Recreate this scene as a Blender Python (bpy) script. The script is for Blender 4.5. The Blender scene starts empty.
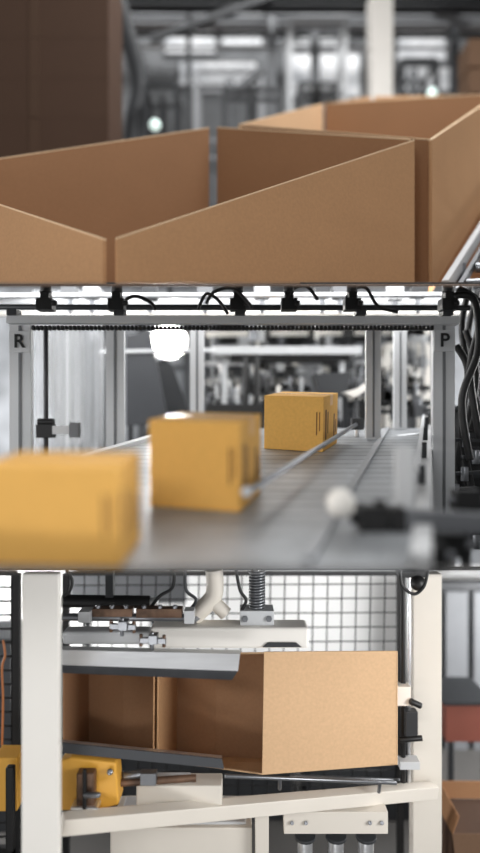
import bpy, math, random, bmesh
from mathutils import Vector as V, Matrix
random.seed(4)
F=600.0; CU=240.0; CV=426.5; D=2.2
def at(u,v,y): return V(((u-CU)/F*y, y, (CV-v)/F*y))
def lin(c):
    c=c/255.0
    return c/12.92 if c<=0.04045 else ((c+0.055)/1.055)**2.4
# ---------------------------------------------------------------- materials
def M(name,rgb,rough=0.5,metal=0.0,var=0.12,scale=6.0,bump=0.0,emit=0,spec=0.5,stretch=None,alpha=1.0):
    m=bpy.data.materials.new(name); m.use_nodes=True
    nt=m.node_tree; n=nt.nodes; l=nt.links
    b=n['Principled BSDF']
    tc=n.new('ShaderNodeTexCoord'); mp=n.new('ShaderNodeMapping')
    if stretch: mp.inputs['Scale'].default_value=stretch
    l.new(tc.outputs['Object'],mp.inputs['Vector'])
    nz=n.new('ShaderNodeTexNoise'); nz.inputs['Scale'].default_value=scale; nz.inputs['Detail'].default_value=6
    l.new(mp.outputs['Vector'],nz.inputs['Vector'])
    mx=n.new('ShaderNodeMix'); mx.data_type='RGBA'
    c=[lin(x) for x in rgb]
    mx.inputs['A'].default_value=(*[x*(1-var) for x in c],1)
    mx.inputs['B'].default_value=(*[min(1,x*(1+var)) for x in c],1)
    fac=nz.outputs['Fac']
    if var>=0.3:
        rp=n.new('ShaderNodeMapRange'); rp.inputs['From Min'].default_value=0.35; rp.inputs['From Max'].default_value=0.65
        l.new(fac,rp.inputs['Value']); fac=rp.outputs['Result']
    l.new(fac,mx.inputs['Factor'])
    l.new(mx.outputs['Result'],b.inputs['Base Color'])
    b.inputs['Roughness'].default_value=rough; b.inputs['Metallic'].default_value=metal
    b.inputs['Specular IOR Level'].default_value=spec
    if bump:
        bp=n.new('ShaderNodeBump'); bp.inputs['Strength'].default_value=bump; bp.inputs['Distance'].default_value=0.004
        l.new(nz.outputs['Fac'],bp.inputs['Height']); l.new(bp.outputs['Normal'],b.inputs['Normal'])
    if emit:
        l.new(mx.outputs['Result'],b.inputs['Emission Color']); b.inputs['Emission Strength'].default_value=emit
    if alpha<1: b.inputs['Alpha'].default_value=alpha
    return m
def cardboard(name,rgb):
    m=M(name,rgb,0.8,0,0.09,3,0.0,spec=0.2)
    nt=m.node_tree;n=nt.nodes;l=nt.links;b=n['Principled BSDF']
    mix=[x for x in n if x.type=='MIX'][0]
    tc=[x for x in n if x.type=='TEX_COORD'][0]
    fine=n.new('ShaderNodeTexNoise'); fine.inputs['Scale'].default_value=90; fine.inputs['Detail'].default_value=7
    l.new(tc.outputs['Object'],fine.inputs['Vector'])
    m2=n.new('ShaderNodeMix'); m2.data_type='RGBA'; m2.blend_type='MULTIPLY'
    m2.inputs['Factor'].default_value=0.22
    l.new(mix.outputs['Result'],m2.inputs['A']); l.new(fine.outputs['Fac'],m2.inputs['B'])
    l.new(m2.outputs['Result'],b.inputs['Base Color'])
    bp=n.new('ShaderNodeBump'); bp.inputs['Strength'].default_value=0.2; bp.inputs['Distance'].default_value=0.002
    l.new(fine.outputs['Fac'],bp.inputs['Height']); l.new(bp.outputs['Normal'],b.inputs['Normal'])
    return m
kraft=cardboard('kraft_cardboard',(204,160,118))
kraft_edge=cardboard('kraft_edge',(244,214,176))
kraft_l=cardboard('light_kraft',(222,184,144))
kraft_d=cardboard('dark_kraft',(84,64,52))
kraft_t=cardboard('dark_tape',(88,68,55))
kraft_m=cardboard('mid_brown_kraft',(112,87,68))  # one mid-brown board colour for carton bodies and a flap
kraft_in=cardboard('inner_shade_kraft',(164,122,88))  # darker copy of kraft, puts the shade inside open cases into the colour
kraft_i3=cardboard('brown_inner_shade_kraft',(166,126,94))  # interior shade of the erector cases, painted in as darker board
yellow_c=cardboard('ochre_cardboard',(236,182,98))
tape=M('packing_tape',(222,168,88),0.3,0,0.05)
printink=M('print_ink',(112,74,36),0.8,0,0.1)
white=M('white_paint',(240,236,229),0.45,0,0.04,5)
cream=M('cream_paint',(224,217,206),0.5,0,0.08,4)
lgrey=M('light_grey_paint',(200,202,204),0.5,0,0.08)
mgrey=M('mid_grey_paint',(158,160,163),0.5,0,0.12)
grey=M('grey_paint',(108,110,113),0.5,0,0.15)
dgrey=M('dark_grey_paint',(46,48,51),0.5,0,0.2)
guardm=M('guard_paint',(60,62,66),0.45,0,0.2,3)
black=M('black_rubber',(14,14,15),0.5,0,0.2)
steel=M('brushed_steel',(222,223,225),0.3,0.85,0.15,5,0.4,stretch=(1,4,7))
steel_d=M('worn_steel',(132,134,138),0.34,0.8,0.28,10)
alu=M('aluminium',(214,215,216),0.4,0.3,0.06)
brass=M('rusty_fitting',(106,82,66),0.5,0.5,0.4,20)
ochre=M('yellow_machine_paint',(228,170,68),0.45,0,0.06)
orange=M('orange_cable',(176,110,62),0.5,0,0.05)
red=M('dull_red_paint',(130,72,58),0.6,0,0.15)
lampm=M('lamp_glow',(255,252,245),0.5,0,0,emit=160)
winm=M('daylit_glass',(215,220,226),0.3,0,0.5,1.5,emit=0.55)
glowm=M('pilot_glow',(210,230,224),0.5,0,0,emit=1.3)
plastic=M('clear_sheet',(222,225,228),0.25,0,0.1,3,0.2,alpha=0.34)
wallm=M('grey_hall_wall',(170,173,177),0.8,0,0.45,1.6)
wall1=M('hall_plaster',(114,116,118),0.8,0,0.5,0.9)
wall3=M('grey_plaster',(238,238,237),0.8,0,0.05,1.2)
concrete=M('concrete',(80,78,76),0.7,0,0.25,3,0.2)
slabtop=M('brown_deck',(120,92,70),0.7,0,0.1)
slabunder=M('grey_soffit',(90,90,90),0.7,0,0.15)
beltm=M('grey_belt',(150,153,156),0.36,0.1,0.32,4,0.1)
beltseam=M('belt_seam',(110,113,116),0.5,0.0,0.05)
# ---------------------------------------------------------------- geometry collector
class G:
    def __init__(s): s.v=[];s.f=[];s.sm=[];s.mi=[];s.cur=0
    def add(s,vs,fs,sm=False):
        o=len(s.v); s.v+= [V(p) for p in vs]
        for f in fs: s.f.append([i+o for i in f]); s.sm.append(sm); s.mi.append(s.cur)
        return s
    def hexa(s,b,t):
        return s.add(list(b)+list(t),[(3,2,1,0),(4,5,6,7),(0,1,5,4),(1,2,6,5),(2,3,7,6),(3,0,4,7)])
    def box(s,c,size,rot=None):
        c=V(c);x,y,z=[k/2 for k in size];R=rot or Matrix.Identity(3)
        q=lambda a,b,d:c+R@V((a,b,d))
        return s.hexa([q(-x,-y,-z),q(x,-y,-z),q(x,y,-z),q(-x,y,-z)],[q(-x,-y,z),q(x,-y,z),q(x,y,z),q(-x,y,z)])
    def fb(s,u0,v0,u1,v1,y,dy):
        a=at(u0,v1,y);b=at(u1,v0,y)
        return s.box(((a.x+b.x)/2,y+dy/2,(a.z+b.z)/2),(abs(b.x-a.x),dy,abs(b.z-a.z)))
    def prism(s,poly,d):
        poly=[V(p) for p in poly]; n=len(poly); d=V(d)
        fs=[tuple(range(n)),tuple(range(2*n-1,n-1,-1))]+[((i+1)%n,i,i+n,(i+1)%n+n) for i in range(n)]
        return s.add(poly+[p+d for p in poly],fs)
    def bar(s,p0,p1,w,h,up=V((0,0,1))):
        p0=V(p0);p1=V(p1);d=(p1-p0).normalized()
        if abs(d.dot(up))>0.98: up=V((0,1,0))
        x=d.cross(up).normalized()*w/2; z=x.normalized().cross(d).normalized()*h/2
        return s.hexa([p0-x-z,p0+x-z,p1+x-z,p1-x-z],[p0-x+z,p0+x+z,p1+x+z,p1-x+z])
    def tube(s,pts,r,seg=14,r1=None):
        pts=[V(p) for p in pts]; n=len(pts); vs=[]; x=None
        for i,p in enumerate(pts):
            d=(pts[min(i+1,n-1)]-pts[max(i-1,0)]).normalized()
            if x is None:
                a=V((0,0,1)) if abs(d.z)<0.9 else V((0,1,0)); x=d.cross(a).normalized()
            else: x=(x-d*x.dot(d)).normalized()
            y=d.cross(x); rr=r if r1 is None else r+(r1-r)*i/(n-1)
            for k in range(seg):
                t=2*math.pi*k/seg; vs.append(p+x*math.cos(t)*rr+y*math.sin(t)*rr)
        o=len(s.v)
        fs=[(i*seg+k,i*seg+(k+1)%seg,(i+1)*seg+(k+1)%seg,(i+1)*seg+k) for i in range(n-1) for k in range(seg)]
        s.add(vs,fs,True)
        m=len(s.v)-o
        s.f.append([o+k for k in range(seg)][::-1]);s.sm.append(False);s.mi.append(s.cur)
        s.f.append([o+m-seg+k for k in range(seg)]);s.sm.append(False);s.mi.append(s.cur)
        return s
    def ball(s,c,r,sx=1,sy=1,sz=1):
        vs=[];fs=[];c=V(c);A=10;B=16
        for i in range(A+1):
            for j in range(B):
                a=math.pi*i/A;b=2*math.pi*j/B
                vs.append(c+V((r*sx*math.sin(a)*math.cos(b),r*sy*math.sin(a)*math.sin(b),r*sz*math.cos(a))))
        for i in range(A):
            for j in range(B): fs.append((i*B+j,(i+1)*B+j,(i+1)*B+(j+1)%B,i*B+(j+1)%B))
        return s.add(vs,fs,True)
def curve(ps,n=10):
    ps=[V(p) for p in ps]; out=[]
    P=[ps[0]]+ps+[ps[-1]]
    for i in range(1,len(P)-2):
        for k in range(n):
            t=k/n;a,b,c,d=P[i-1:i+3]
            out.append(0.5*((2*b)+(c-a)*t+(2*a-5*b+4*c-d)*t*t+(3*b-a-3*c+d)*t**3))
    out.append(ps[-1]); return out
def mesh(name,g,mat,bev=0):
    me=bpy.data.meshes.new(name)
    lo=V([min(p[i] for p in g.v) for i in range(3)]);hi=V([max(p[i] for p in g.v) for i in range(3)])
    o=V(((lo.x+hi.x)/2,(lo.y+hi.y)/2,lo.z))
    me.from_pydata([tuple(p-o) for p in g.v],[],g.f)
    me.polygons.foreach_set('use_smooth',g.sm)
    mats=mat if isinstance(mat,(list,tuple)) else [mat]
    for mm in mats: me.materials.append(mm)
    me.polygons.foreach_set('material_index',g.mi)
    me.validate()
    bm=bmesh.new();bm.from_mesh(me);bmesh.ops.recalc_face_normals(bm,faces=bm.faces);bm.to_mesh(me);bm.free()
    ob=bpy.data.objects.new(name,me); ob.location=o; bpy.context.collection.objects.link(ob)
    if bev:
        b=ob.modifiers.new('bevel','BEVEL'); b.width=bev; b.segments=2; b.limit_method='ANGLE'; b.angle_limit=0.9
    ob['_lo']=list(lo);ob['_hi']=list(hi)
    return ob
def T(name,label,cat,parts,group=None,bev=0.0015):
    obs=[]
    if len(parts)==1:
        top=mesh(name,parts[0][1],parts[0][2],bev)
    else:
        for p in parts:
            o=mesh(p[0],p[1],p[2],bev)
            if len(p)>3 and p[3]: o['label']=p[3]
            obs.append(o)
        lo=[min(o['_lo'][i] for o in obs) for i in range(3)];hi=[max(o['_hi'][i] for o in obs) for i in range(3)]
        top=bpy.data.objects.new(name,None); top.empty_display_size=0.05
        top.location=((lo[0]+hi[0])/2,(lo[1]+hi[1])/2,lo[2]); bpy.context.collection.objects.link(top)
        for o in obs:
            o.parent=top; o.location=o.location-top.location
    top['label']=label; top['category']=cat
    if group: top['group']=group
    return top
def S(name,g,mat,label=None):
    o=mesh(name,g,mat); o['kind']='structure'
    if label:o['label']=label
    return o
def letter(ch,p,size):
    c=bpy.data.curves.new('letter','FONT'); c.body=ch; c.size=size; c.extrude=0.0015; c.align_x='CENTER'; c.align_y='CENTER'; c.offset=0.0012
    t=bpy.data.objects.new('tmp',c); bpy.context.collection.objects.link(t)
    bpy.context.view_layer.update()
    me=bpy.data.meshes.new_from_object(t.evaluated_get(bpy.context.evaluated_depsgraph_get()))
    bpy.data.objects.remove(t)
    g=G(); R=Matrix.Rotation(math.pi/2,3,'X')
    g.add([V(p)+R@v.co for v in me.vertices],[tuple(f.vertices) for f in me.polygons])
    return g

# ================================================================ setting
S1=(CV-284.2)/F; S2=-(568.4-CV)/F
def deck(name,s,y0,y1,xw,mtop,mbot,th):
    g=G()
    a=[V((-xw,y0,s*y0)),V((xw,y0,s*y0)),V((xw,y1,s*y1)),V((-xw,y1,s*y1))]
    up=V((0,0,th/2))
    g.cur=0; g.hexa(a,[p+up for p in a]); g.cur=1; g.hexa([p-up for p in a],a)
    return S(name,g,[mtop,mbot],'thin sloping deck between storeys')
deck('trim_1',S1,1.35,9.2,6,slabtop,slabunder,0.0012)
deck('trim_2',S2,0.93,6.2,5,dgrey,slabunder,0.0012)
g=G();g.box((0,D,S1*D),(8,0.006,0.012));S('trim_3',g,black,'black edge strip')
g=G();g.box((0,D,S2*D),(8,0.006,0.012));S('trim_4',g,black,'black edge strip')
g=G();g.box((0,9.3,4.8),(14,0.1,5.6));S('wall_back',g,wall1)
g=G();g.box((0,6.3,0.0),(10,0.1,2.9));S('wall_middle',g,wallm)
g=G();g.box((0,4.7,-1.75),(7.5,0.1,1.3));S('wall_lower',g,wall3)
g=G();g.box((0,2.6,-2.35),(7.5,4.4,0.1));S('floor',g,concrete)

# ================================================================ upper storey : open cases
def zdeck(p): return S1*p.y+0.002
def panel(p0,p1,th,inset0=0.02,inset1=0.02,b0=None,b1=None):
    p0=V(p0);p1=V(p1);d=(p1-p0);L=d.length
    a=p0+d*(inset0/L); b=p1-d*(inset1/L)
    h=V((d.x,d.y,0)).normalized(); n=V((h.y,-h.x,0))*th
    if n.y>0:n=-n
    g=G(); e=V((0,0,-0.006))
    lo=[a,b,b-n,a-n]
    if b0 is None: lo=[V((q.x,q.y,zdeck(q))) for q in lo]
    else: lo=[V((q.x,q.y,zz)) for q,zz in zip(lo,(b0,b1,b1,b0))]
    g.cur=0
    g.hexa(lo,[a+e,b+e,b-n+e,a-n+e])
    g.cur=1
    g.hexa([a+e,b+e,b-n+e,a-n+e],[a,b,b-n,a-n])
    return g
N=at(109,240,1.75);R=at(416,139,2.6);B=at(214,126.5,3.3);L=at(-97,172,2.6)
km=[kraft,kraft_edge]
T('open_cardboard_case','large brown corrugated case with its top flaps standing open','cardboard box',[
 ('side_panel',panel(N,R,0.014,0.028,0.01),km),
 ('side_panel',panel(L,N,0.014,0.01,0.030),km),
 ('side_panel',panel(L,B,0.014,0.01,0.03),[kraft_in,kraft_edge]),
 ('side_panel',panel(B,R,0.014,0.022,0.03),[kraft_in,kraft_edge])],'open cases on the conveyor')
F2=at(432,139,2.72);K2=at(240,124,3.5);M2=at(324,103,4.6);G2=at(500,93,3.9)
T('open_cardboard_case','brown corrugated case, open, standing close behind the first one','cardboard box',[
 ('side_panel',panel(F2,G2,0.016,0,0.01,b0=at(0,292,2.72).z,b1=at(0,182,3.9).z),km),
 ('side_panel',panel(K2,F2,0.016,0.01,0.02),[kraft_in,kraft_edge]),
 ('side_panel',panel(K2,M2,0.016,0.01,0.02),[kraft_l,kraft_edge]),
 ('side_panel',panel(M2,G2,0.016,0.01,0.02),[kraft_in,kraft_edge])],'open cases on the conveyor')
K3=at(330,103,4.75);M3=at(372,96,5.3);G3=at(530,95,4.75);F3=at(520,101,4.3)
T('open_cardboard_case','brown open case further along the conveyor','cardboard box',[
 ('side_panel',panel(K3,F3,0.012),km),('side_panel',panel(K3,M3,0.012),km),
 ('side_panel',panel(M3,G3,0.012),km),('side_panel',panel(F3,G3,0.012),km)],'open cases on the conveyor')
a=at(446,286,2.5);b=at(514,178,3.7)
rail=G().bar(a,b,0.03,0.05); lip=G().bar(a+V((0.05,0,-0.02)),b+V((0.05,0,-0.02)),0.02,0.03)
legs=[]
for t in (0.15,0.85):
    p=a.lerp(b,t); legs.append(('leg',G().bar(V((p.x,p.y,S1*p.y+0.002)),p,0.04,0.04),steel_d))
rol=[]
for i in range(9):
    p=a.lerp(b,(i+0.5)/9)+V((0.06,0,-0.03)); rol.append(('roller',G().tube([p,p+V((0.55,-0.12,0))],0.022),steel_d))
far=G().bar(a+V((0.64,-0.13,0)),b+V((0.64,-0.13,0)),0.03,0.05)
T('roller_conveyor','bright steel roller conveyor side rail beside the cases','conveyor',[('side_rail',rail,lgrey),('side_rail',far,lgrey),('guide_lip',lip,steel_d)]+legs+rol)
y0=4.2
vs=[162,118,78,38,-2,-44]
for i in range(5):
    z0=(CV-vs[i])/F*y0; z1=(CV-vs[i+1])/F*y0
    if i==0: z0=S1*y0+0.26
    u1=108.5; x0=at(-40,0,y0).x;x1=at(u1,0,y0).x
    g=G();g.box(((x0+x1)/2,y0+0.25,(z0+z1-0.002)/2),(x1-x0,0.5,(z1-z0)-0.002))
    f=G();f.box(((x0+x1)/2,y0+0.25,z1-0.002),(x1-x0-0.002,0.498,0.004))
    t=G();t.box(((x0+x1)/2,y0-0.002,(z0+z1)/2),(0.07,0.004,(z1-z0)*0.99))
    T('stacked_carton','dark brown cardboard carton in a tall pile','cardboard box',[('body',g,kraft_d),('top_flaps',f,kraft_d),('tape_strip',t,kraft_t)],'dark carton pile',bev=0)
xm=at(36,0,y0).x
pa=G()
zt=S1*y0+0.255
pa.box((xm,y0+0.25,zt-.015),(1.08,0.5,0.025))
pb=[]
for k in range(3):
    x=xm-0.48+k*0.48
    lo=[V((x+dx,y0+dy,S1*(y0+dy)+.003)) for dx,dy in ((-.04,.02),(.04,.02),(.04,.45),(-.04,.45))]
    pb.append(('bearer',G().hexa(lo,[V((q.x,q.y,zt-.028)) for q in lo]),kraft_d))
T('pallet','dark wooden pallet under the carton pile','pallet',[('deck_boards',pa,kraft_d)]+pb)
def post(name,label,u0,u1,y,vtop,mat,slope=S1,cat='column'):
    x0=at(u0,0,y).x;x1=at(u1,0,y).x;w=x1-x0;zt=(CV-vtop)/F*y;zb=slope*(y)+0.004
    g=G();g.box(((x0+x1)/2,y+w/2,(zt+zb)/2),(w,w,zt-zb))
    h=G();h.box(((x0+x1)/2,y+w/2,zb+0.012+abs(slope)*w),(w*1.7,w*1.7,0.02))
    return T(name,label,cat,[('shaft',g,mat),('base_plate',h,mat)])
post('steel_column','white square steel column in the hall',371,393,6.8,-10,white)
post('steel_column','grey steel column in the hall',268,276,8.3,-10,grey)
post('steel_column','dark steel column in the hall',452,459,8.4,-10,dgrey)
post('steel_column','dark steel column in the hall',186,191,8.2,-10,dgrey)
for (v,y,h,mt,lab) in ((3,8.0,0.10,dgrey,'dark overhead roof beam'),(22,8.6,0.10,mgrey,'pale overhead roof beam'),(46,8.9,0.06,lgrey,'pale overhead pipe run'),(34,8.7,0.07,dgrey,'dark overhead pipe run')):
    g=G();p=at(100,v,y);q=at(520,v+3,y)
    if h>0.08:
        g.bar(p+V((-2,0,h/2)),q+V((1,0,h/2)),0.2,0.02);g.bar(p+V((-2,0,-h/2)),q+V((1,0,-h/2)),0.2,0.02);g.bar(p+V((-2,0,0)),q+V((1,0,0)),0.02,h)
    else: g.tube([p+V((-2,0,0)),q+V((1,0,0))],h/2)
    T('roof_beam',lab,'beam',[('beam',g,mt)])
g=G();g.tube(curve([at(114,-10,6.6),at(126,30,6.6),at(140,85,6.6),at(132,140,6.6),V((at(132,0,6.6).x,6.6,S1*6.6+.01))]),0.10)
T('cable_duct','dark bent cable duct running down from the roof','duct',[('duct',g,dgrey)])
for (u0,v0,u1,v1,y,m) in ((280,-6,150,40,7.9,dgrey),(400,-4,470,26,8.1,grey),(262,70,230,96,7.4,grey)):
    g=G();g.bar(at(u0,v0,y),at(u1,v1,y),.08,.08);T('roof_brace','slanting steel brace in the hall','beam',[('beam',g,m)],'roof braces')
k=1
for (u0,v0,u1,v1) in ((165,14,215,52),(222,8,262,44),(292,52,360,96),(398,30,446,60),(402,66,450,90),(180,60,256,84),(300,12,350,40)):
    y=9.22;g=G();g.fb(u0,v0,u1,v1,y,0.03);S('window_%d'%k,g,winm,'daylit pane in grey frame')
    f=G()
    for (a1,b1,a2,b2) in ((u0-2,v0-2,u1+2,v0),(u0-2,v1,u1+2,v1+2),(u0-2,v0,u0,v1),(u1,v0,u1+2,v1)): f.fb(a1,b1,a2,b2,y-0.04,0.07)
    S('trim_%d'%(k+4),f,grey); k+=1
def machine(u0,v0,u1,y,dy,mf,mp,label,shelves=2,slope=S1,name='packing_machine'):
    x0=at(u0,0,y).x;x1=at(u1,0,y).x;zt=(CV-v0)/F*y;zb=slope*y+0.005;w=0.06*y/7
    parts=[]
    for (x,yy) in ((x0,y),(x1,y),(x0,y+dy),(x1,y+dy)):
        parts.append(('leg',G().box((x,yy,(zt+slope*yy+.005)/2),(w,w,zt-slope*yy-.005)),mf))
    for z in [zb+(zt-zb)*(i+1)/(shelves+1) for i in range(shelves)]+[zt]:
        t=G()
        t.bar((x0,y,z),(x1,y,z),w*.7,w*.7);t.bar((x0,y+dy,z),(x1,y+dy,z),w*.7,w*.7);t.bar((x0,y,z),(x0,y+dy,z),w*.7,w*.7);t.bar((x1,y,z),(x1,y+dy,z),w*.7,w*.7)
        parts.append(('cross_rail',t,mf))
    b=G();zm=zb+(zt-zb)*0.35;b.box(((x0+x1)/2,y+dy/2,zm),(abs(x1-x0)*.7,dy*.7,(zt-zb)*0.35));b.tube([((x0+x1)/2,y+dy/2,zm+(zt-zb)*.17),((x0+x1)/2,y+dy/2,zt)],w)
    parts.append(('housing',b,mp))
    return T(name,label,'machine',parts)
machine(146,86,176,6.2,0.4,dgrey,dgrey,'dark machine frame with housing')
machine(196,70,262,7.8,0.5,mgrey,grey,'grey framed packing machine')
machine(290,22,345,8.2,0.5,lgrey,grey,'tall pale framed machine',3)
machine(402,60,436,7.8,0.5,dgrey,grey,'grey shelf machine against the wall')
machine(300,84,335,7.3,0.2,dgrey,black,'small dark machine frame on legs')
machine(225,90,280,7.0,0.2,dgrey,dgrey,'low dark machine frame in the hall')
for u,v,y in ((155,125,5.5),(432,93,6.2)):
    g=G();g.ball(at(u,v,y),0.05);h=G();h.tube([at(u,v+2,y+.02),V((at(u,v,y+.02).x,y+.02,S1*(y+.02)+.004))],0.02)
    T('pilot_lamp','small pale white signal lamp on a stand','lamp',[('bulb',g,glowm),('stand',h,dgrey)])
y0=5.9
for i,(va,vb) in enumerate(((150,95),(94,68),(67,38))):
    x0=at(469,0,y0).x;x1=at(510,0,y0).x;z0=(CV-va)/F*y0 if i else S1*y0+0.10;z1=(CV-vb)/F*y0
    g=G();g.box(((x0+x1)/2,y0+.15,(z0+z1)/2),(x1-x0,.3,z1-z0-.01));t=G();t.box(((x0+x1)/2,y0-.002,(z0+z1)/2),(.05,.004,(z1-z0)*.9))
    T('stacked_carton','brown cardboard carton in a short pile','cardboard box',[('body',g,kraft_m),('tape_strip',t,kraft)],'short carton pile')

# ================================================================ middle storey
SL=71.5/F; C0=-0.348
def zb(y): return C0+SL*y
def bl(x,y,h=0): return V((x,y,zb(y)+h))
yn=0.982;yf=2.85
def xl(y): return -0.83+0.32*(y-0.98)
def xr(y): return 0.275+0.32*(y-0.98)
g=G();th=0.0012
g.hexa([bl(xl(yn),yn,-th),bl(xr(yn),yn,-th),bl(xr(yf),yf,-0.05),bl(xl(yf),yf,-0.05)],[bl(xl(yn),yn),bl(xr(yn),yn),bl(xr(yf),yf),bl(xl(yf),yf)])
seams=G()
for i in range(24):
    y=yn+0.02+(yf-yn-.03)*i/24
    seams.hexa([bl(xl(y),y,0),bl(xr(y),y,0),bl(xr(y+.004),y+.004,0),bl(xl(y+.004),y+.004,0)],[bl(xl(y),y,.0006),bl(xr(y),y,.0006),bl(xr(y+.004),y+.004,.0006),bl(xl(y+.004),y+.004,.0006)])
parts=[('belt',g,beltm),('belt_seams',seams,beltseam)]
for s,fx in ((-1,xl),(1,xr)):
    q=G();y1=1.02;q.bar(bl(fx(y1)+s*.02,y1,-.0),bl(fx(yf)+s*.02,yf,-.0),0.035,0.03);parts.append(('side_rail',q,alu))
q=G();q.bar(bl(xr(1.5)+.0,1.5,.06),bl(xr(2.8),2.8,.06),.012,.02);parts.append(('guide_fence',q,lgrey))
for y in (1.55,1.95,2.35,2.72): parts.append(('fence_post',G().box(bl(xr(y)+.012,y,.03),(.016,.016,.07)),dgrey))
q=G();q.bar(bl(xr(1.0)-.17,1.0,.006),bl(xr(2.8)-.17,2.8,.006),.02,.010);parts.append(('wear_strip',q,mgrey))
for s,fx in ((-1,xl),(1,xr)):
    y=2.5;q=G();x=fx(y)+s*.02;q.box((x,y,(S2*y+zb(y)-.02)/2),(.05,.05,zb(y)-.02-S2*y-.008));parts.append(('leg',q,grey))
T('belt_conveyor','wide worn grey modular belt conveyor with aluminium rails','conveyor',parts)
pitch=math.atan(SL)
def carton(ufront,y,w,h,d,yaw,label):
    Rm=Matrix.Rotation(pitch,3,'X')@Matrix.Rotation(math.radians(yaw),3,'Z')
    c=bl((ufront-CU)/F*y,y,0.0012)
    q=lambda a,b,e:c+Rm@V((a,b,e))
    g=G();g.hexa([q(0,0,0),q(w,0,0),q(w,d,0),q(0,d,0)],[q(0,0,h),q(w,0,h),q(w,d,h),q(0,d,h)])
    t=G();e=.0006
    t.hexa([q(0,d*.42,h),q(w,d*.42,h),q(w,d*.62,h),q(0,d*.62,h)],[q(0,d*.42,h+e),q(w,d*.42,h+e),q(w,d*.62,h+e),q(0,d*.62,h+e)])
    t.hexa([q(w,d*.42,h*.8),q(w+e,d*.42,h*.8),q(w+e,d*.62,h*.8),q(w,d*.62,h*.8)],[q(w,d*.42,h+e),q(w+e,d*.42,h+e),q(w+e,d*.62,h+e),q(w,d*.62,h+e)])
    parts=[('carton_body',g,yellow_c),('tape_strip',t,tape)]
    for (b0,b1,z0,z1) in ((.12,.2,.2,.75),(.27,.32,.3,.7),(.7,.78,.15,.62),(.84,.9,.25,.5)):
        p=G();p.hexa([q(w,d*b0,h*z0),q(w+e,d*b0,h*z0),q(w+e,d*b1,h*z0),q(w,d*b1,h*z0)],[q(w,d*b0,h*z1),q(w+e,d*b0,h*z1),q(w+e,d*b1,h*z1),q(w,d*b1,h*z1)])
        parts.append(('printed_mark',p,printink))
    for (a0,a1,z0,z1) in ((.88,.90,.3,.72),(.93,.945,.38,.72)):
        p=G();p.hexa([q(w*a0,-e,h*z0),q(w*a1,-e,h*z0),q(w*a1,0,h*z0),q(w*a0,0,h*z0)],[q(w*a0,-e,h*z1),q(w*a1,-e,h*z1),q(w*a1,0,h*z1),q(w*a0,0,h*z1)])
        parts.append(('printed_mark',p,printink))
    s=G();s.hexa([q(0,d*.515,h+e),q(w,d*.515,h+e),q(w,d*.525,h+e),q(0,d*.525,h+e)],[q(0,d*.515,h+2*e),q(w,d*.515,h+2*e),q(w,d*.525,h+2*e),q(0,d*.525,h+2*e)])
    parts.append(('flap_seam',s,printink))
    T('shipping_carton',label,'cardboard box',parts,'ochre cartons on the belt',bev=0.002)
carton(-14,0.992,0.226,0.166,0.15,-3,'ochre sealed cardboard carton at the near end of the belt')
carton(150,1.375,0.214,0.20,0.20,-15,'ochre sealed cardboard carton midway along the belt')
carton(264,2.22,0.222,0.198,0.24,-21,'ochre sealed cardboard carton at the far part of the belt')
p0=at(247,492,1.26);p1=at(357,424,2.55)
g=G();g.tube([p0,p1],0.008);h=G();h.ball(p0,0.012)
k=G();k.box(p1,(.05,.04,.05));st=G();st.tube([p1,V((p1.x,p1.y,zb(p1.y)+.002))],0.01)
T('guide_rod','slim steel guide rod angled over the belt','guide rail',[('rod',g,steel_d),('end_cap',h,lgrey),('clamp_block',k,dgrey),('support_stem',st,steel)])
g=G();g.tube([at(318,446,2.6),at(440,432,2.6)],0.008)
h=G();h.tube([at(345,443,2.6),V((at(345,0,2.6).x,2.6,zb(2.6)+.002))],0.008)
h2=G();h2.tube([at(405,436,2.6),V((at(405,0,2.6).x,2.6,zb(2.6)+.002))],0.008)
T('guide_rod','horizontal steel guide rail across the belt','guide rail',[('rod',g,steel),('support_stem',h,steel),('support_stem',h2,steel)])
def pst(u0,u1,y,v0,mat,lab,let=None,vl=341):
    x0=at(u0,0,y).x;x1=at(u1,0,y).x;w=x1-x0;zt=(CV-v0)/F*y;z0=S2*y+0.006
    fx=(x0+x1)/2
    on=xl(y)-.03<fx<xr(y)+.03
    dp=w*.35
    if on: z0=zb(y+dp)+0.004
    g=G();g.box((fx,y+dp/2,(zt+z0)/2),(w,dp,zt-z0))
    gr=G();gr.box((fx,y-.0015,(zt+z0)/2),(w*.14,.003,(zt-z0)*.97))
    parts=[('upright',g,mat),('slot',gr,grey)]
    if let:
        pl=G();pl.box((fx,y-.004,(CV-vl)/F*y),(w*.95,.006,.075));parts.append(('letter_plate',pl,lgrey))
        parts.append(('letter',letter(let,(fx,y-.0085,(CV-vl)/F*y),.066),black))
    T('aluminium_upright',lab,'post',parts,'portal uprights')
pst(9,31,2.1,322,lgrey,'aluminium upright carrying the letter R','R',342)
pst(433,455,2.1,320,lgrey,'aluminium upright carrying the letter P','P',341)
pst(106,124,2.5,326,lgrey,'plain pale aluminium upright beside the belt')
pst(190,204,2.75,328,lgrey,'plain pale aluminium upright beside the belt')
pst(366,381,2.45,326,lgrey,'plain pale aluminium upright beside the belt')
pst(394,407,2.78,330,lgrey,'plain pale aluminium upright beside the belt')
g=G();g.bar(at(8,320,2.08),at(458,321,2.08),0.04,0.026)
ch=G()
for i in range(98):
    u=34+i*4.1;ch.box(at(u,328,2.1),(.010,.02,.016))
ch.bar(at(33,328,2.115),at(435,329,2.115),.008,.010)
parts=[('beam',g,lgrey),('drag_chain',ch,black)]
for u in (14,120,240,360,446): parts.append(('bracket',G().box(at(u,313,2.07),(.035,.05,.022)),dgrey))
T('portal_beam','pale horizontal beam with a black drag chain beneath','beam',parts)
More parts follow.
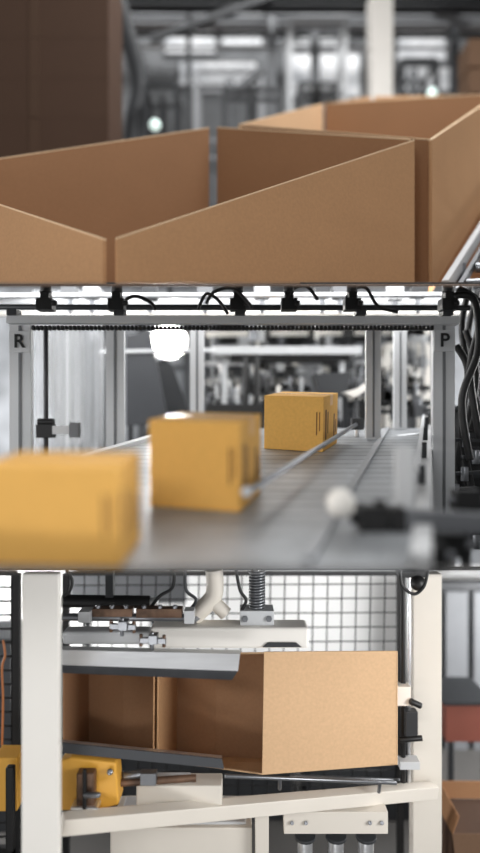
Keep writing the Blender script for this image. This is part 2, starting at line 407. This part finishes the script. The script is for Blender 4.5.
g=G();g.tube([at(-6,307,2.2),at(470,308,2.2)],0.010);T('overhead_shaft','dark horizontal shaft above the belt','shaft',[('shaft',g,dgrey)])
g=G();g.tube([at(-20,296,2.7),at(500,295,2.7)],0.012);T('overhead_shaft','steel horizontal shaft above the belt','shaft',[('shaft',g,steel)])
g=G();g.tube([at(-20,314,3.1),at(500,313,3.1)],0.014);T('overhead_shaft','pale horizontal tube above the belt','shaft',[('shaft',g,white)])
g=G();g.tube([at(-20,303,3.3),at(500,302,3.3)],0.02);T('overhead_shaft','pale horizontal tube above the belt','shaft',[('shaft',g,lgrey)])
for i,(u,hh) in enumerate(((70,.05),(92,.06),(150,.07),(205,.05),(262,.06),(322,.05),(340,.06),(395,.07),(418,.05))):
    g=G();g.box(at(u,293,2.85),(.07,.06,hh));q=G();q.tube([at(u,293,2.85),at(u,313,2.85)],.012);T('overhead_valve','small grey valve block above the belt','valve',[('body',g,(grey,lgrey,dgrey)[i%3]),('stem',q,steel_d)],'overhead valves')
g=G();g.bar(at(100,352,3.4),at(215,350,3.4),.03,.02);T('cross_bar','thin pale cross bar between uprights','beam',[('bar',g,lgrey)])
for u in (46,117,238,289,352,448):
    b=G();b.box(at(u,305,2.05),(.055,.05,.04));b.box(at(u,296,2.05),(.03,.04,.04))
    kn=G();kn.tube([at(u,292,2.03),at(u,286,2.03)],.018)
    k2=G();k2.tube([at(u+6,303,2.02),at(u+11,303,2.02)],.009)
    T('cable_clamp','black clamp with knob on the overhead shaft','clamp',[('clamp_body',b,black),('knob',kn,black),('side_screw',k2,black)],'overhead clamps')
for i,pts in enumerate(([(206,304),(214,292),(232,288),(246,300),(252,308)],[(284,306),(292,290),(306,286),(318,300)],[(345,302),(352,290),(366,288),(378,306),(398,312)],[(198,310),(206,294),(218,300),(228,314)],[(120,304),(134,296),(150,302),(156,310)])):
    g=G();g.tube(curve([at(u,v,2.0+.03*i) for u,v in pts]),.006,8);T('cable','black looping cable on the overhead shaft','cable',[('cable',g,black)],'overhead cables')
g=G();n=50;vs=[]
for i in range(n+1):
    u=32+i*72/n;y=3.0+.012*math.sin(i*.9)+.01*math.sin(i*.37);vs+= [at(u,290,y),at(u,455,y)]
g.add(vs,[(2*i,2*i+1,2*i+3,2*i+2) for i in range(n)],True)
T('plastic_curtain','clear hanging plastic safety sheet','curtain',[('sheet',g,plastic)],bev=0)
g=G();g.tube([at(46,330,2.0),at(46,462,2.0)],.008);b=G();b.box(at(46,431,1.98),(.055,.04,.045));w=G();w.box(at(62,430,1.97),(.055,.03,.028));x=G();x.box(at(75,430,1.97),(.03,.035,.05))
x2=G();x2.tube([at(38,422,1.97),at(54,422,1.97)],.012)
T('sensor_bracket','black sensor clamp with pale arm on a thin rod','sensor',[('rod',g,dgrey),('clamp_body',b,black),('arm',w,lgrey),('sensor_head',x,grey),('knob',x2,black)])
yk=1.2
g=G();g.ball(at(340,503,yk),.026,1.1,1,1.15);g.tube([at(340,503,yk),at(352,510,yk)],.018)
b=G();b.tube([at(352,512,yk),at(398,520,yk)],.022);b.box(at(372,519,yk),(.055,.05,.055));b.tube([at(380,500,yk),at(380,536,yk)],.012);b.box(at(396,524,yk),(.03,.05,.07))
a=G();a.bar(at(398,519,yk),at(500,524,yk),.04,.04)
s=G();s.box(at(404,505,yk+.03),(.035,.02,.24))
s2=G();p=at(402,530,yk+.03);s2.bar(p,V((p.x,p.y,zb(p.y)+.02)),.04,.03)
T('clamping_knob','black clamp with a white knob on a steel arm','knob',[('knob',g,white),('clamp_body',b,black),('arm',a,steel_d),('mounting_plate',s,alu),('stem',s2,alu)])
for (u,v,yy2,w2) in ((446,545,1.3,.07),(466,500,1.45,.06),(430,556,1.15,.05)):
    p=at(u,v,yy2);g=G();g.box(p,(w2,.05,.05));q=G();q.tube([p+V((-w2*.7,0,0)),p+V((w2*.9,0,.0))],.010);r=G();r.tube([p,V((p.x,p.y,S2*p.y+.004))],.012)
    T('rail_clamp','dark clamp block on a short stem beside the belt','clamp',[('block',g,black),('pin',q,steel_d),('stem',r,dgrey)],'rail clamps')
pL=at(169,341,4.2)
g=G();g.tube([pL+V((0,.0,0)),pL+V((0,.10,0))],.13,24,.09);e=G();e.tube([pL+V((0,-.012,0)),pL+V((0,-.002,0))],.11,24)
yk=G();yk.bar(pL+V((0,.06,.1)),V((pL.x,pL.y+.06,S1*4.26-.004)),.03,.03)
T('work_lamp','glaring round white work lamp','lamp',[('housing',g,lgrey),('lens',e,lampm),('bracket',yk,dgrey)])
def plate(name,lab,cat,pts,y,dy,mat,floor=True,sl=S2):
    g=G();g.prism([at(u,v,y) for u,v in pts],(0,dy,0));parts=[('panel',g,mat)]
    us=[p[0] for p in pts];vm=max(p[1] for p in pts)
    if floor:
        for uu in (min(us)+4,max(us)-4):
            q=G();x=at(uu,0,y).x;z=(CV-vm)/F*y+.02;yy=y+dy/2;q.box((x,yy,(z+sl*yy+.008)/2),(.03,.03,max(.02,z-sl*yy-.008)));parts.append(('leg',q,dgrey))
    return T(name,lab,cat,parts)
plate('machine_guard','dark grey slanting sheet metal guard','machine',[(126,336),(150,330),(168,422),(126,426)],3.4,.04,guardm)
plate('machine_guard','dark grey slanting sheet metal guard','machine',[(152,360),(172,364),(192,422),(168,426)],3.7,.05,dgrey)
plate('machine_guard','pale sheet metal guard behind the plastic','machine',[(38,330),(76,326),(84,440),(60,446)],4.4,.05,lgrey)
plate('machine_guard','dark sheet metal machine side behind the plastic','machine',[(84,340),(104,338),(104,440),(88,444)],4.1,.05,grey)
g=G();g.fb(212,346,362,354,3.6,.25);h=G();h.fb(230,354.5,350,360,3.65,.2);l1=G();l1.fb(222,357,227,420,3.7,.03);l2=G();l2.fb(340,357,345,420,3.7,.03)
pp=[]
for u in (246,257): pp.append(('piston_rod',G().tube([at(u,356,3.55),at(u,420,3.55)],.018),black))
low=G();low.fb(206,404,262,418,3.4,.2)
T('packing_machine','pale tray machine on thin legs','machine',[('tray',g,lgrey),('under_rail',h,black),('leg',l1,lgrey),('leg',l2,lgrey),('drive_unit',low,black)]+pp)
plate('machine_hopper','dark sheet metal hopper on legs','hopper',[(314,374),(352,372),(346,396),(322,398)],3.3,.2,dgrey)
g=G();g.prism([at(u,v,3.15) for u,v in ((344,392),(360,388),(372,380),(374,386),(354,398))],(0,.1,0));q=G();q.tube([at(356,393,3.2),V((at(356,0,3.2).x,3.2,S2*3.2+.006))],.012);T('machine_chute','pale angled sheet metal chute on a stem','chute',[('chute',g,white),('stem',q,dgrey)])
for (u0,v0,u1,y,mf,mp,l) in ((270,362,312,4.3,mgrey,black,'grey machine frame with dark drive'),(388,345,428,4.6,white,grey,'white framed machine behind the belt'),(208,300,262,5.4,dgrey,lgrey,'dark framed pale machine'),(300,306,352,5.4,dgrey,mgrey,'dark framed grey machine'),(60,306,100,5.2,mgrey,lgrey,'pale framed machine behind the plastic'),(415,300,432,5.2,grey,dgrey,'slim grey framed machine'),(140,300,186,5.6,grey,dgrey,'dark machine frame near the lamp'),(232,310,292,5.8,black,mgrey,'black framed grey machine'),(345,330,400,5.8,black,dgrey,'black framed dark machine')):
    machine(u0,v0,u1,y,.2,mf,mp,l,3,S2)
for (v,y,m,r) in ((314,4.9,lgrey,.02),(326,5.1,black,.03),(334,4.05,white,.02),(341,5.0,black,.03),(364,4.15,steel,.015),(372,4.95,dgrey,.04),(382,4.6,white,.016),(390,3.97,black,.018),(400,3.86,white,.016),(405,3.82,black,.02),(413,3.78,dgrey,.014)):
    g=G();g.tube([at(206,v,y),at(430,v-2,y)],r)
    parts=[('pipe',g,m)]
    for i in range(15):
        u=random.uniform(210,425);vv=v-2*(u-206)/224;mm=random.choice((lgrey,grey,dgrey,black,white,steel_d,black,lgrey));hh=random.uniform(.03,.12)
        q=G();q.box(at(u,vv,y-.02),(random.uniform(.02,.10),.06,hh));q.tube([at(u,vv,y-.05)+V((0,0,hh/2)),at(u,vv,y-.05)+V((0,0,hh/2+random.uniform(.02,.12)))],.012,8)
        parts.append(('fitting',q,mm))
    for u in (212,424):
        q=G();x=at(u,0,y).x;z=at(u,v,y).z;q.box((x,y+.03,(z+S2*y)/2+.01),(.02,.02,z-S2*y-.02));parts.append(('stand',q,mgrey))
    T('pipe_run','horizontal pipe with blocky fittings','pipe',parts,'pipe runs')
xa=at(452,0,2.5).x
g=G();g.box((xa+.62,2.95,(S2*2.5)/2+.06),(1.0,.5,abs(S2*2.5)+.02));sh=G();sh.box((xa+.62,2.95,.085),(1.06,.5,.02))
parts=[('body',g,black),('top_plate',sh,dgrey)]
for i in range(8): parts.append(('vent_slat',G().box((xa+.3,2.685,.02-.06*i),(.34,.02,.02)),dgrey))
T('control_cabinet','dark machine cabinet behind the conveyor','cabinet',parts)
for i,pts in enumerate(([(450,296),(474,300),(478,350),(462,400),(470,460)],[(458,288),(482,310),(470,370),(480,440)],[(456,345),(468,372),(462,430),(474,500)],[(466,330),(476,380),(458,470),(484,520)],[(470,286),(462,330),(474,390),(482,420)],[(478,290),(468,340),(482,380),(470,430)])):
    g=G();g.tube(curve([at(u,v,2.25+.06*i) for u,v in pts]),.014,10);T('hose','thick black hose hanging beside the frame','hose',[('hose',g,black)],'black hoses')
for i in range(7):
    u=452+random.uniform(0,26);v=440+i*17;yy=2.3;g=G();g.bar(at(u-14,v,yy),at(u+20,v-4+random.uniform(-3,5),yy),.03,.012);q=G();q.tube([at(u,v-7,yy-.02),at(u,v+7,yy-.02)],.014)
    T('pneumatic_fitting','small dark pneumatic fitting with steel pin','fitting',[('body',g,dgrey),('pin',q,steel_d)],'pneumatic fittings')

# ================================================================ lower storey
FZ=-2.30
def colm(u0,u1,y,mat,lab,dep):
    x0=at(u0,0,y).x;x1=at(u1,0,y).x;zt=S2*(y+dep)-.004
    g=G();g.box(((x0+x1)/2,y+dep/2,(zt+FZ)/2+.01),(x1-x0,dep,zt-FZ-.03))
    b=G();b.box(((x0+x1)/2,y+dep/2,FZ+.008),((x1-x0)*1.6,dep*2.5,.015))
    T('machine_post',lab,'post',[('upright',g,mat),('base_plate',b,mat)],'white machine posts',bev=.004)
colm(21,59,1.75,white,'thick white painted square machine post',.03)
colm(413,442,2.5,cream,'cream painted square machine post at the far end',.06)
b0=at(62,824,1.86);b1=at(434,790,2.47)
g=G();g.bar(b0,b1,.05,.05);f=G();f.bar(b0+V((0,.045,-.02)),b1+V((0,.045,-.02)),.012,.06)
T('machine_beam','long cream painted machine beam below the carton','beam',[('beam',g,cream),('flange',f,cream)],bev=.003)
def lerp(a,b,t): return a.lerp(b,t)
Ct=at(264,652,2.10);Cb=at(262,775,2.10);Et=at(396,651,2.17);Eb=at(396,765,2.17)
Lt=at(64,654,2.50);Lb=at(64,748,2.50)
dv=V((.05,.22,-.088))
def sheet(p,q,r,s,n): return G().prism([p,q,r,s],n)
th=.006;tm=.49
Mt=lerp(Ct,Lt,tm);Mb=lerp(Cb,Lb,tm)
T('cardboard_case','light brown cardboard case lying with its side open','cardboard box',[
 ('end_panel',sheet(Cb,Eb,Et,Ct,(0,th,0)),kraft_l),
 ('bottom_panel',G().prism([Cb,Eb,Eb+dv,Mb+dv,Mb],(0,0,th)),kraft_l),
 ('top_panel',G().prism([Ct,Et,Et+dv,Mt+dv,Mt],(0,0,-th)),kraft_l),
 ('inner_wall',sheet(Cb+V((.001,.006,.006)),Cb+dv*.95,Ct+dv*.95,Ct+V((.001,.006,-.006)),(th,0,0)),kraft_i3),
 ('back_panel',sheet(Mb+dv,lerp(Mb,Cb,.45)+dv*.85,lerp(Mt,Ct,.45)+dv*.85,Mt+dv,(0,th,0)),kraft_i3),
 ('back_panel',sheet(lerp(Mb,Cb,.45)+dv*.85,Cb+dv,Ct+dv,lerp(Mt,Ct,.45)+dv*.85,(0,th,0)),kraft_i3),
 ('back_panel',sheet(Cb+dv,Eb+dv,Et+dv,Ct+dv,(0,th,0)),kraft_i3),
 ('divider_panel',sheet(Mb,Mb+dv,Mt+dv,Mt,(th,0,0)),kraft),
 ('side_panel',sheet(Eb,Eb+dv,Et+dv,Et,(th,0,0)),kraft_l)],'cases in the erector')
M2t=lerp(Ct,Lt,tm+.012);M2b=lerp(Cb,Lb,tm+.012)
fold=lerp(M2b,Lb,.5)+dv*.7;foldt=lerp(M2t,Lt,.5)+dv*.7
T('cardboard_case','brown cardboard case, open, next in the row','cardboard box',[
 ('bottom_panel',G().prism([M2b,M2b+dv,Lb+dv,Lb],(0,0,th)),kraft_i3),
 ('top_panel',G().prism([M2t,M2t+dv,Lt+dv,Lt],(0,0,-th)),kraft_i3),
 ('divider_panel',sheet(M2b,M2b+dv,M2t+dv,M2t,(-th,0,0)),kraft),
 ('back_panel',sheet(fold,M2b+dv*.98,M2t+dv*.98,foldt,(0,th,0)),kraft_i3),
 ('back_panel',sheet(Lb+dv*.98,fold,foldt,Lt+dv*.98,(0,th,0)),kraft_i3),
 ('side_panel',sheet(Lb,Lb+dv,Lt+dv,Lt,(-th,0,0)),kraft_i3)],'cases in the erector')
g=G();g.tube([at(225,776,2.06),at(396,783,2.30)],.007);g2=G();g2.tube([at(290,776,2.45),at(400,780,2.45)],.006);pz=[]
for u,y in ((280,2.13),(380,2.27)):
    q=at(u,776+(u-225)*.04,y);pz.append(('stem',G().tube([q,q+V((0,.02,-.05))],.007),steel_d))
T('support_rails','thin steel rods carrying the carton','rail',[('rod',g,steel_d),('rod',g2,steel_d)]+pz)
g=G();g.prism([at(62,650,1.985),at(240,654,1.985),at(238,671,1.975),at(62,665,1.975)],(0,.004,0))
lip=G();lip.prism([at(62,665,1.975),at(238,671,1.975),at(232,680,1.94),at(62,673,1.94)],(0,.004,0))
top=G();top.prism([at(62,650,1.985),at(240,654,1.985),at(241,650,2.06),at(62,646,2.06)],(0,0,-.004))
T('guide_plate','long polished folded steel guide plate over the carton','guide plate',[('face',g,steel),('lower_lip',lip,steel_d),('top_flange',top,alu)],bev=0)
g=G();g.prism([at(62,743,1.985),at(222,759,1.985),at(224,769,1.975),at(62,753,1.975)],(0,.004,0))
lp=G();lp.prism([at(62,743,1.985),at(222,759,1.985),at(222,755.5,2.03),at(62,739.5,2.03)],(0,0,-.004))
T('guide_plate','dark flat steel guide rail under the carton','guide plate',[('face',g,guardm),('top_flange',lp,steel)],bev=0)
g=G();g.fb(150,628,309,649,2.12,.10);l=G();l.fb(62,632,150,645,2.16,.07);h=G();h.prism([at(u,v,2.118) for u,v in ((262,647),(268,642),(296,642),(302,647))],(0,-.006,0))
T('machine_carriage','white rounded machine carriage above the carton','machine',[('carriage_body',g,white),('slide_arm',l,lgrey),('recess_plate',h,dgrey)],bev=.010)
g=G();g.fb(240,611,274,626,2.15,.08);c=G();c.tube([at(257,611,2.19),at(257,569.5,2.19)],.014)
hp=[]
for i in range(16*14+1):
    t=i/(16*14);a=t*14*2*math.pi;q=at(257,611-t*40,2.19);hp.append(q+V((.026*math.cos(a),.026*math.sin(a),0)))
s=G();s.tube(hp,.005,8)
parts=[('base_block',g,lgrey),('shaft',c,steel),('coil_spring',s,steel_d)]
for u in (245,269): parts.append(('bolt',G().tube([at(u,619,2.152),at(u,619,2.142)],.012,6),steel_d))
T('spring_actuator','coiled spring around a vertical steel shaft','spring',parts)
g=G();g.tube(curve([at(214,569.5,2.2),at(215,585,2.2),at(213,597,2.2),at(203,608,2.2),at(194,617,2.2)]),.032,16);h=G();h.tube([at(211,600,2.2),at(219,607,2.2),at(226,614,2.2)],.026,16)
fl=G();fl.tube([at(192,616,2.2),at(194,620,2.2)],.040,16)
T('branch_pipe','thick cream pipe forking downwards','pipe',[('main_tube',g,cream),('branch_tube',h,cream),('flange',fl,grey)])
g=G();g.tube([at(62,601,2.3),at(150,602,2.3)],.024,18);c=G();c.tube([at(150,602,2.3),at(158,602,2.3)],.017,18);mt=G();mt.bar(at(110,599,2.3),V((at(110,0,2.3).x,2.3,S2*2.3-.004)),.03,.03)
T('pneumatic_cylinder','dark horizontal pneumatic cylinder','cylinder',[('barrel',g,black),('rod_end',c,steel),('bracket',mt,dgrey)])
g=G();g.tube([at(62,617,2.12),at(192,618,2.12)],.013)
parts=[('shaft',g,steel_d),('coupling',G().fb(92,609,132,617,2.1,.04),brass),('coupling',G().fb(136,609,182,618,2.1,.04),brass),('end_clamp',G().fb(78,612,90,623,2.08,.06),lgrey),('end_clamp',G().fb(184,611,194,624,2.08,.05),lgrey)]
for u in (98,112,126,144,160,175): parts.append(('nut',G().tube([at(u,609,2.11),at(u,605,2.11)],.009,6),steel_d))
T('linkage_shaft','steel linkage shaft with brown couplings and nuts','linkage',parts)
for u,v in ((122,628),(152,642)):
    g=G();g.tube([at(u,v-10,2.0),at(u,v+8,2.0)],.007,10);h=G();h.bar(at(u-12,v-2,2.0),at(u+14,v-1,2.0),.014,.018);h.fb(u-4,v-6,u+5,v+3,1.98,.04)
    T('adjusting_clamp','steel adjusting clamp with threaded bolts','clamp',[('threaded_rod',g,steel_d),('clamp_block',h,steel_d),('bolt',G().tube([at(u-11,v-8,2.0),at(u-11,v+4,2.0)],.006,8),brass),('bolt',G().tube([at(u+12,v-7,2.0),at(u+12,v+5,2.0)],.006,8),brass)],'adjusting clamps')
for pts,m,l in (([(150,608),(160,596),(172,588),(174,574),(170,569.5)],black,'thin black cable curving upward'),([(185,569.5),(186,590),(196,600),(188,612)],dgrey,'thin dark cable beside the pipe'),([(66,569.5),(72,580),(70,590),(64,596)],black,'thin black cable near the post'),([(400,569.5),(402,585),(414,594),(424,586),(428,569.5)],black,'black cable loop hanging near the post'),([(236,569.5),(240,590),(246,600),(242,610)],black,'thin black cable near the spring')):
    g=G();g.tube(curve([at(u,v,2.15) for u,v in pts]),.006,8);T('cable',l,'cable',[('cable',g,m)])
g=G();g.prism([at(u,v,1.97) for u,v in ((60,761),(70,758),(116,763),(119,805),(96,811),(60,811))],(0,.08,0))
h=G();h.fb(76,774,94,811,1.93,.04);h2=G();h2.fb(82,770,86,811,1.915,.015)
T('drive_unit','yellow machine drive unit with dark bracket','machine',[('housing',g,ochre),('bracket',h,brass,'brown black steel bracket'),('shaft',h2,black),('bolt',G().tube([at(110,772,1.968),at(110,772,1.95)],.010),steel_d),('knob',G().tube([at(84,795,1.92),at(100,795,1.9)],.009),steel_d),('foot',G().fb(70,808,98,813,1.92,.05),steel)],bev=.006)
g=G();g.fb(-8,758,17,812,2.3,.1);h=G();h.fb(5,768,13,853,2.24,.03);T('drive_unit','yellow machine housing with a black cable duct','machine',[('housing',g,ochre),('cable_duct',h,black)],bev=.006)
g=G();g.fb(136,786,222,806,2.06,.08);h=G();h.fb(150,780,190,786,2.08,.05);T('slide_block','cream painted slide block on the beam','machine',[('block',g,cream),('cap',h,lgrey)],bev=.005)
T('pneumatic_cylinder','brown and steel small horizontal cylinder','cylinder',[('barrel',G().tube([at(118,783,2.02),at(196,778,2.05)],.012),brass),('fitting',G().tube([at(124,776,2.03),at(150,773,2.03)],.012),steel_d),('bracket',G().fb(140,774,156,786,2.0,.03),steel_d)])
g=G();x=at(262,0,2.22).x;g.box((x,2.24,(at(0,813,2.22).z+FZ)/2),(.05,.05,at(0,813,2.22).z-FZ-.01));f=G();f.box((x,2.24,FZ+.01),(.1,.1,.015));T('support_column','cream square support column under the beam','post',[('shaft',g,cream),('foot',f,steel_d)])
g=G();g.fb(110,828,252,875,2.25,.2);h=G();h.fb(118,822,246,828.5,2.27,.16);T('base_unit','cream box-shaped base unit under the beam','machine',[('housing',g,cream),('lid',h,lgrey)],bev=.005)
parts=[('plate',G().fb(284,812,388,834,2.28,.05),cream)]
for u in (292,306,370,382): parts.append(('bolt',G().tube([at(u,823,2.278),at(u,823,2.27)],.008,6),steel_d))
T('mounting_plate','cream mounting plate with bolts under the beam','plate',parts)
for u in (305,336,366):
    g=G();g.tube([at(u,834.5,2.32),at(u,900,2.32)],.03,16);h=G();h.tube([at(u,835,2.31),at(u,838,2.31)],.04,16)
    T('pneumatic_cylinder','silver vertical cylinder below the mounting plate','cylinder',[('barrel',g,steel),('collar',h,dgrey)],'vertical cylinders')
T('vertical_slide','vertical steel slide rods with white block','slide',[('rod',G().tube([at(403,569.5,2.42),at(403,782,2.42)],.011),black),('rod',G().tube([at(409,569.5,2.44),at(409,782,2.44)],.007),steel),('block',G().fb(397,687,411,706,2.38,.05),white),('carriage',G().fb(406,712,418,738,2.38,.04),dgrey),('carriage',G().fb(400,762,420,770,2.38,.05),lgrey),('fitting',G().tube([at(399,740,2.38),at(422,738,2.38)],.011),black),('fitting',G().tube([at(410,701,2.37),at(421,706,2.37)],.012),black)])
g=G();g.fb(400,571,427,578,2.3,.06);g.ball(at(418,583,2.3),.03,1,1,1);T('junction_box','black junction housing near the post','housing',[('body',g,black)],bev=.004)
def fence(u0,v0,u1,v1,y,step,lab,r=.0032,skew=0):
    a=at(u0,v1,y);b=at(u1,v0,y);w=G()
    nx=int((b.x-a.x)/step);nz=int((b.z-a.z)/step)
    for i in range(nx+1):
        x=a.x+i*step;w.tube([(x,y,a.z),(min(b.x,x+skew),y,b.z)],r,6)
    for i in range(nz+1): z=a.z+i*step;w.tube([(a.x,y-.004,z),(b.x,y-.004,z+skew*.4)],r,6)
    f=G()
    for x in (a.x,b.x): f.box((x,y,(b.z+FZ)/2),(.03,.03,b.z-FZ-.004))
    f.bar((a.x,y,a.z),(b.x,y,a.z),.03,.03);f.bar((a.x,y,b.z),(b.x,y,b.z),.02,.02)
    T('safety_fence',lab,'fence',[('wire_mesh',w,black),('fence_frame',f,black)],bev=0)
fence(66,573,400,800,2.85,.068,'black wire mesh safety fence',.0030,.02)
fence(-30,573,17,850,2.6,.06,'black wire mesh safety fence at the edge',.0045)
g=G();g.tube(curve([at(3,640,2.45),at(5,655,2.45),at(2,668,2.45),at(3,700,2.45),at(2,750,2.45)]),.005,8);T('cable','orange cable hanging on the fence','cable',[('cable',g,orange)])
def rear(u0,v0,u1,y,dy,lab,m1,m2):
    a=at(u0,v0,y);b=at(u1,v0,y)
    g=G();g.box(((a.x+b.x)/2,y+dy/2,(a.z+FZ)/2),(b.x-a.x,dy,a.z-FZ-.006));h=G();h.box(((a.x+b.x)/2,y+dy/2,a.z+.012),((b.x-a.x)*.96,dy*.9,.024))
    T('rear_machine',lab,'machine',[('housing',g,m1),('lid',h,m2)])
rear(306,690,410,3.5,.3,'dark machine body behind the fence',dgrey,grey)
rear(62,724,292,3.5,.3,'grey machine body behind the carton row',dgrey,grey)
rear(-80,640,50,3.4,.3,'dark machine body behind the edge fence',dgrey,grey)
g=G();g.fb(70,575,185,604,3.9,.2);h=G();h.fb(84,604,90,700,3.95,.05);h2=G();h2.fb(150,604,156,700,3.95,.05);T('machine_hood','dark grey machine hood behind the fence','machine',[('hood',g,grey),('leg',h,dgrey),('leg',h2,dgrey)])
g=G();g.fb(430,582,540,810,4.3,.08);h=G();h.fb(446,592,468,760,4.27,.03);hh=G();hh.fb(474,592,512,760,4.27,.03);hd=G();hd.tube([at(470,680,4.25),at(470,700,4.25)],.012)
T('machine_door','dark grey double door with inset panes','door',[('door_leaf',g,dgrey),('pane',h,grey),('pane',hh,grey),('handle',hd,steel)])
T('tool_cart','dull red metal cart with dark top','cart',[('body',G().fb(446,706,492,742,3.4,.3),red),('top',G().fb(444,702,494,705.5,3.38,.34),dgrey),('leg',G().fb(450,742,454,830,3.42,.04),dgrey),('leg',G().fb(484,742,488,830,3.42,.04),dgrey)])
ca=at(452,834,2.75);x0=ca.x;w=.34
g=G();g.box((x0+w/2,2.88,(ca.z+FZ)/2),(w,.26,ca.z-FZ-.004))
f1=G();f1.prism([V((x0,2.75,ca.z)),V((x0+w,2.75,ca.z)),V((x0+w,2.68,ca.z-.12)),V((x0,2.68,ca.z-.12))],(0,.005,0))
f2=G();f2.prism([V((x0,2.75,ca.z)),V((x0,3.01,ca.z)),V((x0+.03,3.01,ca.z+.08)),V((x0+.03,2.75,ca.z+.08))],(.005,0,0))
f3=G();f3.prism([V((x0,3.01,ca.z)),V((x0+w,3.01,ca.z)),V((x0+w,3.04,ca.z+.07)),V((x0,3.04,ca.z+.07))],(0,.005,0))
T('open_carton','brown open carton standing on the floor','cardboard box',[('body',g,kraft_d),('flap',f1,kraft_m),('flap',f2,kraft_in),('flap',f3,kraft_in)],bev=0)

# ================================================================ light
w=bpy.data.worlds.new('World');bpy.context.scene.world=w;w.use_nodes=True
bg=w.node_tree.nodes['Background'];bg.inputs['Color'].default_value=(1,1,1,1);bg.inputs['Strength'].default_value=0.42
def area(name,loc,tgt,sx,sy,pw,col=(1,1,1)):
    l=bpy.data.lights.new(name,'AREA');l.shape='RECTANGLE';l.size=sx;l.size_y=sy;l.energy=pw;l.color=col
    o=bpy.data.objects.new(name,l);bpy.context.collection.objects.link(o);o.location=loc
    o.rotation_euler=(V(tgt)-V(loc)).to_track_quat('-Z','Y').to_euler();return o
area('hall_light',(1.4,3.2,5.2),(0,3,0.8),2.4,1.6,225)
area('hall_back_light',(0,6.5,7.2),(0,9,3.5),6,1,190)
area('belt_light',(-2.4,1.5,0.2),(0,2.4,-.1),1.2,.5,30)
area('belt_front_light',(-.6,-.8,.6),(0,2.0,-.05),.8,.5,17)
area('belt_light',(3.4,3.6,0.3),(0,5.5,0),1.2,1.2,105)
area('belt_light',(-3.6,4.4,0.3),(0,6,0),1.2,1.2,80)
nrm=V((0,S1,-1)).normalized()
yy=2.9;p=V((0.1,yy,S1*yy-.005));area('overhead_fill',p,p+nrm,2.6,.9,32)  # added overhead fill under the deck, brightens the belt storey
area('erector_fill',(1.9,0.9,-.55),(0.1,2.3,-1.0),.9,.6,40)
area('erector_fill',(-.9,-.7,-1.75),(-.4,2.0,-.8),1.3,.35,17)  # added low softbox out of view, gives the guide plates a highlight
area('erector_fill',(2.6,3.4,-1.2),(0,4.6,-1.3),.8,.8,85)
area('erector_fill',(-2.4,3.4,-1.2),(0,4.6,-1.2),.8,.8,80)
# ================================================================ camera
c=bpy.data.cameras.new('camera');co=bpy.data.objects.new('camera',c);bpy.context.collection.objects.link(co)
co.location=(0,0,0);co.rotation_euler=(math.pi/2,0,0)
c.sensor_fit='VERTICAL';c.sensor_height=24;c.lens=F/853*24;c.clip_start=.02
c.dof.use_dof=True;c.dof.focus_distance=D;c.dof.aperture_fstop=c.lens/50.0
bpy.context.scene.camera=co
bpy.context.scene.view_settings.view_transform='Standard'
for o in bpy.data.objects:
    for k_ in ('_lo','_hi'):
        if k_ in o: del o[k_]
